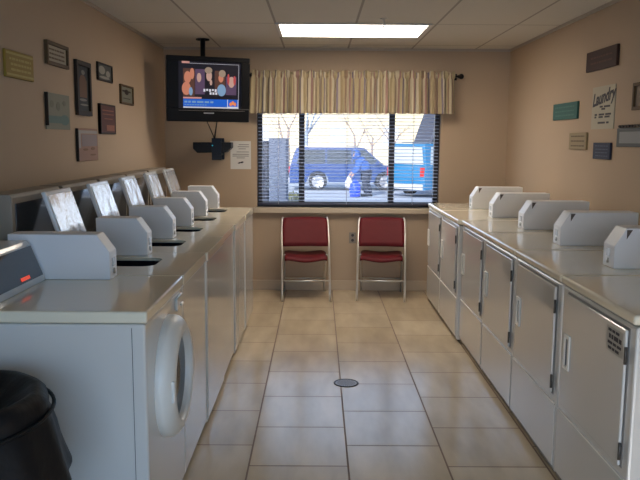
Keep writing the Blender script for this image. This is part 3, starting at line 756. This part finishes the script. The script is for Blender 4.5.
# ------------------------------------------------------------ outdoors
b.free()
b = new(); box(b, -60, 60, WB+.2, 120, GZ-.3, GZ); struct('ground', b, mat('pale_asphalt', (.42, .48, .58), .85, var=.08, vscale=.6))
bd = thing('long_building', 'pale cream building far across the parking lot', 'building', (2, 62, GZ))
b = new(); box(b, -40, 40, 0, 10, 0, 8); obj('wall', b, mat('cream_stucco', (.68, .59, .40), .9, var=.1, vscale=.3), bd)
b = new(); prism(b, [(-1, 8), (5, 10.5), (11, 8)], -41, 41, 'x'); obj('roof', b, mat('pale_roof', (.6, .58, .56), .9), bd)
b = new()
for x in (-12, -7.5, -1, 3.5, 9, 14):
    box(b, x, x+1.3, -.04, .0, 1.6, 3.2)
obj('windows', b, mat('far_window', (.6, .62, .66), .3), bd)
# steep dark roof on the right
hs = thing('dark_gabled_shed', 'dark grey steep-roofed building at the right side of the window view', 'building', (.42, 0, GZ))
b = new(); prism(b, [(5.0, 0), (5.0, 1.4), (6.35, 5.4), (9.2, 5.4), (11, 0)], 36.5, 42, 'y'); obj('walls', b, mat('slate_grey', (.04, .045, .065), .9, var=.1, spec=.05), hs)
b = new(); prism(b, [(4.86, 1.33), (4.98, 1.29), (6.42, 5.5), (6.3, 5.52)], 36.3, 42.2, 'y'); obj('roof_edge', b, mat('slate_light', (.10, .11, .15), .9, spec=.05), hs)
# utility cabinet at the left
uc = thing('utility_cabinet', 'grey utility cabinet standing outside at the left of the window view', 'cabinet', (.05, 14, GZ))
b = new(); box(b, -2.3, -1.02, 0, 1.0, .1, 1.98, .02); box(b, -2.35, -.60, -.05, 1.05, 0, .1); obj('housing', b, mat('cabinet_grey', (.04, .045, .065), .8, spec=.05), uc)
b = new(); box(b, -1.0, -.66, 0, 1.0, .1, 2.03, .02); obj('side_door', b, mat('cabinet_light', (.10, .125, .19), .8, spec=.05), uc)
b = new()
for k in range(8): box(b, -1.9, -1.2, -.01, -.002, .4+k*.16, .46+k*.16)
obj('louvre', b, M['dark'], uc)

def bush(name, label, cat, loc, r, h, n, m, seed):
    rn = random.Random(seed); b = new()
    for i in range(n):
        th, ph = rn.uniform(0, 2*PI), math.acos(rn.uniform(-.2, 1)); q_ = rn.uniform(.75, 1)
        p = Vector((r*q_*math.sin(ph)*math.cos(th), r*q_*math.sin(ph)*math.sin(th), max(.03, h*.5+h*.5*q_*math.cos(ph))))
        s = rn.uniform(.03, .06); a = Matrix.Rotation(rn.uniform(0, 6.28), 3, Vector((rn.uniform(-1, 1), rn.uniform(-1, 1), rn.uniform(-1, 1))).normalized())
        vs = [b.verts.new(p + a @ Vector(c)*s) for c in ((-1, 0, 0), (0, -.5, 0), (1, 0, 0), (0, .5, 0))]
        b.faces.new(vs)
    t = thing(name, label, cat, loc)
    obj('foliage', b, m, t); b = new()
    for k in range(6):
        a = k*PI/3; tube(b, [(0, 0, 0), (r*.3*math.cos(a), r*.3*math.sin(a), h*.4), (r*.6*math.cos(a), r*.6*math.sin(a), h*.75)], [.02, .012, .005], 6)
    obj('stems', b, mat('twig', (.12, .08, .05), .8), t)
bush('shrub', 'olive green shrub beside the grey utility cabinet outside', 'shrub', (-.62, 17.5, GZ), .33, .75, 1500, mat('olive_leaf', (.16, .17, .06), .7, var=.2), 5)

def bare_tree(loc, h, seed, label, m, spread=.5, lean=0, r0=None, levels=4):
    rn = random.Random(seed); b = new(); t = thing('bare_tree', label, 'tree', loc, group='leafless trees outside the window')
    r0 = r0 or h*.022
    def grow(p, d, L_, r, lv, bm):
        pts = [p]; rs = [r]; q_ = p.copy(); dd = d.copy()
        for k in range(4):
            dd = (dd + Vector((rn.uniform(-1, 1), rn.uniform(-1, 1), rn.uniform(-.2, .5)))*.14).normalized(); q_ = q_ + dd*L_/4; pts.append(q_.copy()); rs.append(r*(1-.13*(k+1)))
        tube(bm, pts, rs, 7 if lv > 2 else 4)
        if lv > 0:
            for k in range(3 if lv > 1 else 4):
                i = rn.choice((2, 3, 4)); a = rn.uniform(0, 2*PI)
                nd = (dd + Vector((math.cos(a), math.sin(a)*.6, rn.uniform(0, .5)))*spread*1.5).normalized()
                grow(pts[i], nd, L_*rn.uniform(.55, .8), rs[i]*.6, lv-1, bm2)
    bm2 = new(); grow(Vector((0, 0, 0)), Vector((lean, 0, 1)).normalized(), h*.4, r0, levels, b)
    obj('trunk', b, m, t); obj('branches', bm2, m, t)
bark = mat('bark_warm', (.30, .23, .20), .9); barkb = mat('bark_blue_grey', (.26, .32, .45), .9)
bare_tree((-1.75, 40, GZ), 6.5, 11, 'brown bare tree seen in the left window section above the cabinet', bark, .45, .1)
bare_tree((-.70, 34, GZ), 7.5, 5, 'blue-grey thick forked bare tree behind the rear of the blue car', barkb, .55, 0, .14)
bare_tree((2.6, 50, GZ), 6, 21, 'brown bare tree behind the middle of the blue car', bark, .6)
bare_tree((3.5, 47, GZ), 5.5, 33, 'thin brown bare tree standing behind the hood of the blue car', bark, .6, -.05)
bare_tree((5.6, 55, GZ), 6.5, 44, 'brown bare tree beyond the parked van in the right window section', bark, .5)

def vehicle(name, label, loc, rz, L_, H_, hood, paint, kind, wheel_r=.37):
    t = thing(name, label, 'car', loc, rz)
    Wd = .92; zb = .28; belt = H_*.58
    ar = wheel_r+.06; ax = (L_*.235, L_*.79)
    lo = [(0.02, zb)]
    for a in ax:
        lo += [(a + ar*math.cos(th), wheel_r*.95 + ar*math.sin(th)) for th in [PI - PI*k/10 for k in range(11)] if wheel_r*.95 + ar*math.sin(th) > zb]
    lo += [(L_-.05, zb), (L_, zb+.2), (L_-.03, belt*.86), (L_-hood*.9, belt+.02), (0.05, belt+.04), (0, belt*.7)]
    b = new(); prism(b, lo, -Wd, Wd, 'y', .03); bo = obj('body', b, paint, t)
    # cabin tapered
    wsx = L_-hood
    b = new(); low = [(.06, belt+.03), (wsx, belt)]; top = [(.28 if kind != 'van' else .12, H_), (wsx-.75, H_)]
    prism(b, [(.06, belt+.02), (top[0][0], H_-.03), (top[0][0]+.1, H_), (top[1][0]-.1, H_), (top[1][0], H_-.03), (wsx, belt+.02)], -Wd, Wd, 'y', .02)
    for v in b.verts:
        if v.co.z > belt+.02: v.co.y *= 1 - .16*(v.co.z-belt)/(H_-belt)
    obj('cabin', b, paint, t)
    gl = mat(name+'_glass', (.4, .45, .5) if kind == 'van' else (.02, .03, .04), .05, coat=1)  # van glass is paler: a bright reflection put into its colour
    def side(x, z, s, off=.008):
        k = 1-.16*max(0, (z-belt))/(H_-belt); return (x, s*(Wd*k+off), z)
    zt, zl = H_-.1, belt+.07
    n = 3; xs0, xs1 = .30, wsx-.12; rng = [(xs0, xs0+.34*(xs1-xs0)), (xs0+.36*(xs1-xs0), xs0+.65*(xs1-xs0)), (xs0+.67*(xs1-xs0), xs1)]
    for i, (a, c) in enumerate(rng):
        for s in (-1, 1):
            b = new(); tl = a + (.14 if i == 0 else 0); tr = c - (.62 if i == 2 else 0)
            vs = [side(a, zl, s), side(c, zl, s), side(tr, zt, s), side(tl, zt, s)]; vi = [(p[0], p[1]-s*.02, p[2]) for p in vs]
            A = [b.verts.new(p) for p in vs]; B = [b.verts.new(p) for p in vi]; b.faces.new(A); b.faces.new(B[::-1])
            for k in range(4): b.faces.new((A[k], B[k], B[(k+1) % 4], A[(k+1) % 4]))
            bmesh.ops.recalc_face_normals(b, faces=b.faces); obj('side_window', b, gl, t)
    for nm, x0, z0, x1, z1 in (('windscreen', wsx-.02, belt+.06, top[1][0]+.03, H_-.09), ('rear_window', .065, belt+.08, top[0][0]-.02, H_-.12)):
        b = new(); o_ = .015 if nm == 'windscreen' else -.015
        A = [b.verts.new(p) for p in ((x0+o_, -Wd*.88, z0), (x0+o_, Wd*.88, z0), (x1+o_, Wd*.76, z1), (x1+o_, -Wd*.76, z1))]; b.faces.new(A); obj(nm, b, gl, t).modifiers.new('s', 'SOLIDIFY').thickness = .01
    for a in ax:
        for s in (-1, 1):
            b = new(); R_ = Matrix.Translation((a, s*(Wd-.12), wheel_r)) @ Matrix.Rotation(-s*PI/2, 4, 'X')
            lathe(b, [(.2, -.1), (wheel_r-.02, -.1), (wheel_r, -.07), (wheel_r, .09), (wheel_r-.03, .12), (wheel_r*.66, .12), (wheel_r*.66, .07)], 32, R_); wl = obj('wheel', b, mat('tyre', (.02, .02, .025), .8), t)
            b = new(); lathe(b, [(wheel_r*.66, .1), (wheel_r*.6, .09), (.001, .07)], 32, R_)
            for k in range(5):
                th = 2*PI*k/5; c_ = Vector((math.cos(th), math.sin(th), 0)); p_ = c_.cross(Vector((0, 0, 1)))
                tube(b, [R_ @ (c_*.05+Vector((0, 0, .105))), R_ @ (c_*wheel_r*.62+Vector((0, 0, .11)))], .03, 6)
            obj('rim', b, mat('alloy', (.6, .62, .68), .3, metal=.7), wl)
    for s in (-1, 1):
        b = new(); box(b, L_-.12, L_+.005, s*.62-.17, s*.62+.17, belt*.62, belt*.76, .02); obj('headlight', b, mat('lens', (.7, .75, .8), .1), t)
        b = new(); box(b, -.015, .08, s*.80-.09, s*.80+.09, belt*.68, belt*.98, .01); obj('tail_light', b, mat('tail_red', (.5, .02, .02), .3), t)
        b = new(); tube(b, [(.5, s*.68, H_-.01), (.55, s*.68, H_+.05), (wsx-1.1, s*.68, H_+.05), (wsx-1.05, s*.68, H_-.01)], .018, 6); obj('roof_rail', b, M['steel'], t)
        b = new(); box(b, wsx-.35, wsx-.2, s*1.0-.09, s*1.0+.09, belt+.03, belt+.17, .03); obj('mirror', b, paint, t)
    b = new(); box(b, -.06, .05, -.85, .85, zb+.02, zb+.22, .03); box(b, L_-.08, L_+.06, -.85, .85, zb+.02, zb+.22, .03); obj('bumper', b, M['grey'], t)
    return t
blue = mat('blue_car_paint', (.01, .05, .22), .3, coat=.4, var=.05)
vehicle('sport_utility_car', 'blue sport utility car parked side-on across the lot', (-1.16, 30, GZ), 0, 4.88, 1.72, 1.1, blue, 'suv')
vehicle('parked_van', 'bright blue van showing its rear, parked at the right of the window view', (3.08, 25.8, GZ), math.radians(40), 4.9, 1.9, .9, mat('teal_blue_paint', (.02, .17, .38), .3, coat=.4), 'van')
vehicle('silver_sedan', 'silver car half hidden behind the grey cabinet outside', (-6.2, 35, GZ), 0, 4.6, 1.45, 1.2, mat('silver_paint', (.55, .56, .6), .3, metal=.3), 'suv', .33)

# ------------------------------------------------------------ person outside
pj = mat('blue_jacket', (.02, .09, .36), .8, var=.15); pt = mat('dark_trousers', (.02, .025, .05), .85); skin = mat('skin', (.5, .3, .22), .6)
ps = thing('person', 'person in a blue hooded jacket bending forward beside the blue car, holding bags', 'person', (1.62, 26.3, GZ))
def skinned(name, verts, eds, radii, m, parent, root=0, sub=2):
    me = bpy.data.meshes.new(name); me.from_pydata(verts, eds, []); me.materials.append(m)
    o = bpy.data.objects.new(name, me); COL.objects.link(o); o.parent = parent
    md = o.modifiers.new('k', 'SKIN'); md.use_smooth_shade = True
    for i, r in enumerate(radii):
        v = me.skin_vertices[0].data[i]; v.radius = r if isinstance(r, tuple) else (r, r); v.use_root = (i == root)
    md2 = o.modifiers.new('s', 'SUBSURF'); md2.levels = sub; md2.render_levels = sub
    return o
# body leaning to the left (-x); y toward viewer negative
V = [(.10, 0, .86), (.04, 0, 1.02), (-.08, 0, 1.20), (-.16, 0, 1.30), (-.22, 0, 1.38), (-.29, 0, 1.46), (-.33, 0, 1.53),   # pelvis..head (0-6)
     (.10, -.10, .80), (.06, -.11, .46), (.12, -.11, .08), (.0, -.12, .035),    # leg 7-10
     (.12, .10, .80), (.16, .11, .46), (.30, .11, .08), (.18, .12, .035),       # leg 11-14
     (-.13, -.19, 1.25), (-.20, -.24, 1.0), (-.36, -.24, .80), (-.41, -.24, .74),          # arm 15-18
     (-.13, .19, 1.25), (-.22, .24, 1.0), (-.40, .22, .84), (-.46, .22, .78)]
Eg = [(0, 1), (1, 2), (2, 3), (3, 4), (4, 5), (5, 6), (0, 7), (7, 8), (8, 9), (9, 10), (0, 11), (11, 12), (12, 13), (13, 14), (3, 15), (15, 16), (16, 17), (17, 18), (3, 19), (19, 20), (20, 21), (21, 22)]
Rd = [.15, .15, .16, .14, .065, .085, .07, .095, .062, .042, .035, .095, .062, .042, .035, .065, .05, .036, .03, .065, .05, .036, .03]
for hx, hy, hz in ((-.41, -.24, .74), (-.46, .22, .78)):
    base = 18 if hy < 0 else 22
    for k in range(5):
        i0 = len(V); off = (k-2)*.018
        if k == 0:
            V += [(hx+.025, hy-.03, hz-.01), (hx+.015, hy-.045, hz-.045)]; Rd += [.011, .009]
            Eg += [(base, i0), (i0, i0+1)]
        else:
            ln = (.075, .085, .08, .062)[k-1]
            V += [(hx-.02, hy+off*1.1, hz-.04), (hx-.025, hy+off*1.1, hz-.04-ln*.55), (hx-.01, hy+off*1.1, hz-.04-ln)]; Rd += [.011, .009, .008]
            Eg += [(base, i0), (i0, i0+1), (i0+1, i0+2)]
skinned('body', V, Eg, Rd, skin, ps)
jv = V[0:5] + V[15:18] + V[19:22]
je = [(0, 1), (1, 2), (2, 3), (3, 4), (3, 5), (5, 6), (6, 7), (3, 8), (8, 9), (9, 10)]
skinned('jacket', jv, je, [.27, .27, .28, .26, .14, .13, .10, .07, .13, .10, .07], pj, ps)
skinned('trousers', [V[0]]+V[7:10]+V[11:14], [(0, 1), (1, 2), (2, 3), (0, 4), (4, 5), (5, 6)], [.2, .15, .115, .08, .15, .115, .08], pt, ps)
for s in (-1, 1):
    x = .12 if s < 0 else .30
    b = new(); box(b, x-.20, x+.06, s*.11-.05, s*.11+.05, 0.0, .10, .025, 3); obj('shoe', b, M['blackp'], ps)
b = new(); bmesh.ops.create_uvsphere(b, u_segments=20, v_segments=14, radius=.17)
bmesh.ops.scale(b, vec=(1.05, .95, 1.15), verts=b.verts); bmesh.ops.delete(b, geom=[v for v in b.verts if v.co.x < -.07 and v.co.z < .09], context='VERTS')
bmesh.ops.transform(b, matrix=Matrix.Translation((-.27, 0, 1.49)) @ Matrix.Rotation(.35, 4, 'Y'), verts=b.verts)
o = obj('hood', b, pj, ps, smooth=True); o.modifiers.new('s', 'SOLIDIFY').thickness = .012
b = new(); lathe(b, [(.001, 0), (.16, .01), (.19, .2), (.18, .45), (.12, .54), (.05, .60), (.02, .64)], 24, Matrix.Translation((1.31, 25.7, GZ)), wob=lambda a, j, z: .012*math.sin(4*a+j))
o = obj('shopping_bag', b, mat('vivid_blue_bag', (.01, .06, .75), .5)); tag(o, 'vivid blue bag on the ground in front of the person outside', 'bag')
b = new(); lathe(b, [(.001, 0), (.12, .02), (.15, .16), (.11, .3), (.04, .4), (.015, .46)], 24, Matrix.Translation((1.10, 26.06, -.21)), wob=lambda a, j, z: .012*math.sin(3*a+j))
o = obj('laundry_bag', b, mat('white_bag_film', (.8, .82, .85), .5)); tag(o, 'white bag hanging from the hand of the person outside', 'bag')

# ------------------------------------------------------------ lights, world, camera
sun = bpy.data.lights.new('sun', 'SUN'); sun.energy = 5.5; sun.angle = .01; sun.color = (1, .97, .92)
so = bpy.data.objects.new('sun', sun); COL.objects.link(so)
so.rotation_euler = Vector((.45, 1.0, -.62)).to_track_quat('-Z', 'Y').to_euler()
wd = bpy.data.worlds.new('sky'); C.world = wd; wd.use_nodes = True
nt = wd.node_tree; bg = nt.nodes['Background']
sk = nt.nodes.new('ShaderNodeTexSky'); sk.sky_type = 'NISHITA'; sk.sun_disc = False; sk.sun_elevation = math.radians(32); sk.sun_rotation = math.radians(205)
nt.links.new(sk.outputs[0], bg.inputs[0]); bg.inputs[1].default_value = .26
def area(name, loc, rot, sx, sy, e, col):
    l = bpy.data.lights.new(name, 'AREA'); l.shape = 'RECTANGLE'; l.size = sx; l.size_y = sy; l.energy = e; l.color = col
    o = bpy.data.objects.new(name, l); COL.objects.link(o); o.location = loc; o.rotation_euler = rot
area('rear_cool_fill', (.17, WF-.25, 1.15), (PI/2, 0, 0), 2.8, 2.0, 58, (.20, .52, 1))  # added cool fill for the near machines; its source is unseen
area('window_daylight', (.3, WB+.3, 1.5), (-PI/2, 0, 0), 1.7, 1.1, 10, (.55, .72, 1))

cam = bpy.data.cameras.new('camera'); co = bpy.data.objects.new('camera', cam); COL.objects.link(co); C.camera = co
cam.sensor_fit = 'HORIZONTAL'; cam.sensor_width = 36; cam.lens = 726.2/640*36; cam.clip_start = .05; cam.clip_end = 500
pi_, ya_, ro_ = map(math.radians, (7.774, .178, .366))
fw = Vector((math.sin(ya_)*math.cos(pi_), math.cos(ya_)*math.cos(pi_), -math.sin(pi_)))
rt = Vector((math.cos(ya_), -math.sin(ya_), 0)); up = rt.cross(fw)
# image axes rolled
c_, s_ = math.cos(ro_), math.sin(ro_)
rt2 = rt*c_ + up*s_; up2 = -rt*s_ + up*c_
R = Matrix((rt2, up2, -fw)).transposed()
co.matrix_world = Matrix.Translation((0, 0, 1.48)) @ R.to_4x4()

vs = C.view_settings; C.display_settings.display_device = 'sRGB'
vs.view_transform = 'Standard'; vs.look = 'None'; vs.exposure = 0; vs.gamma = 1; vs.use_curve_mapping = False
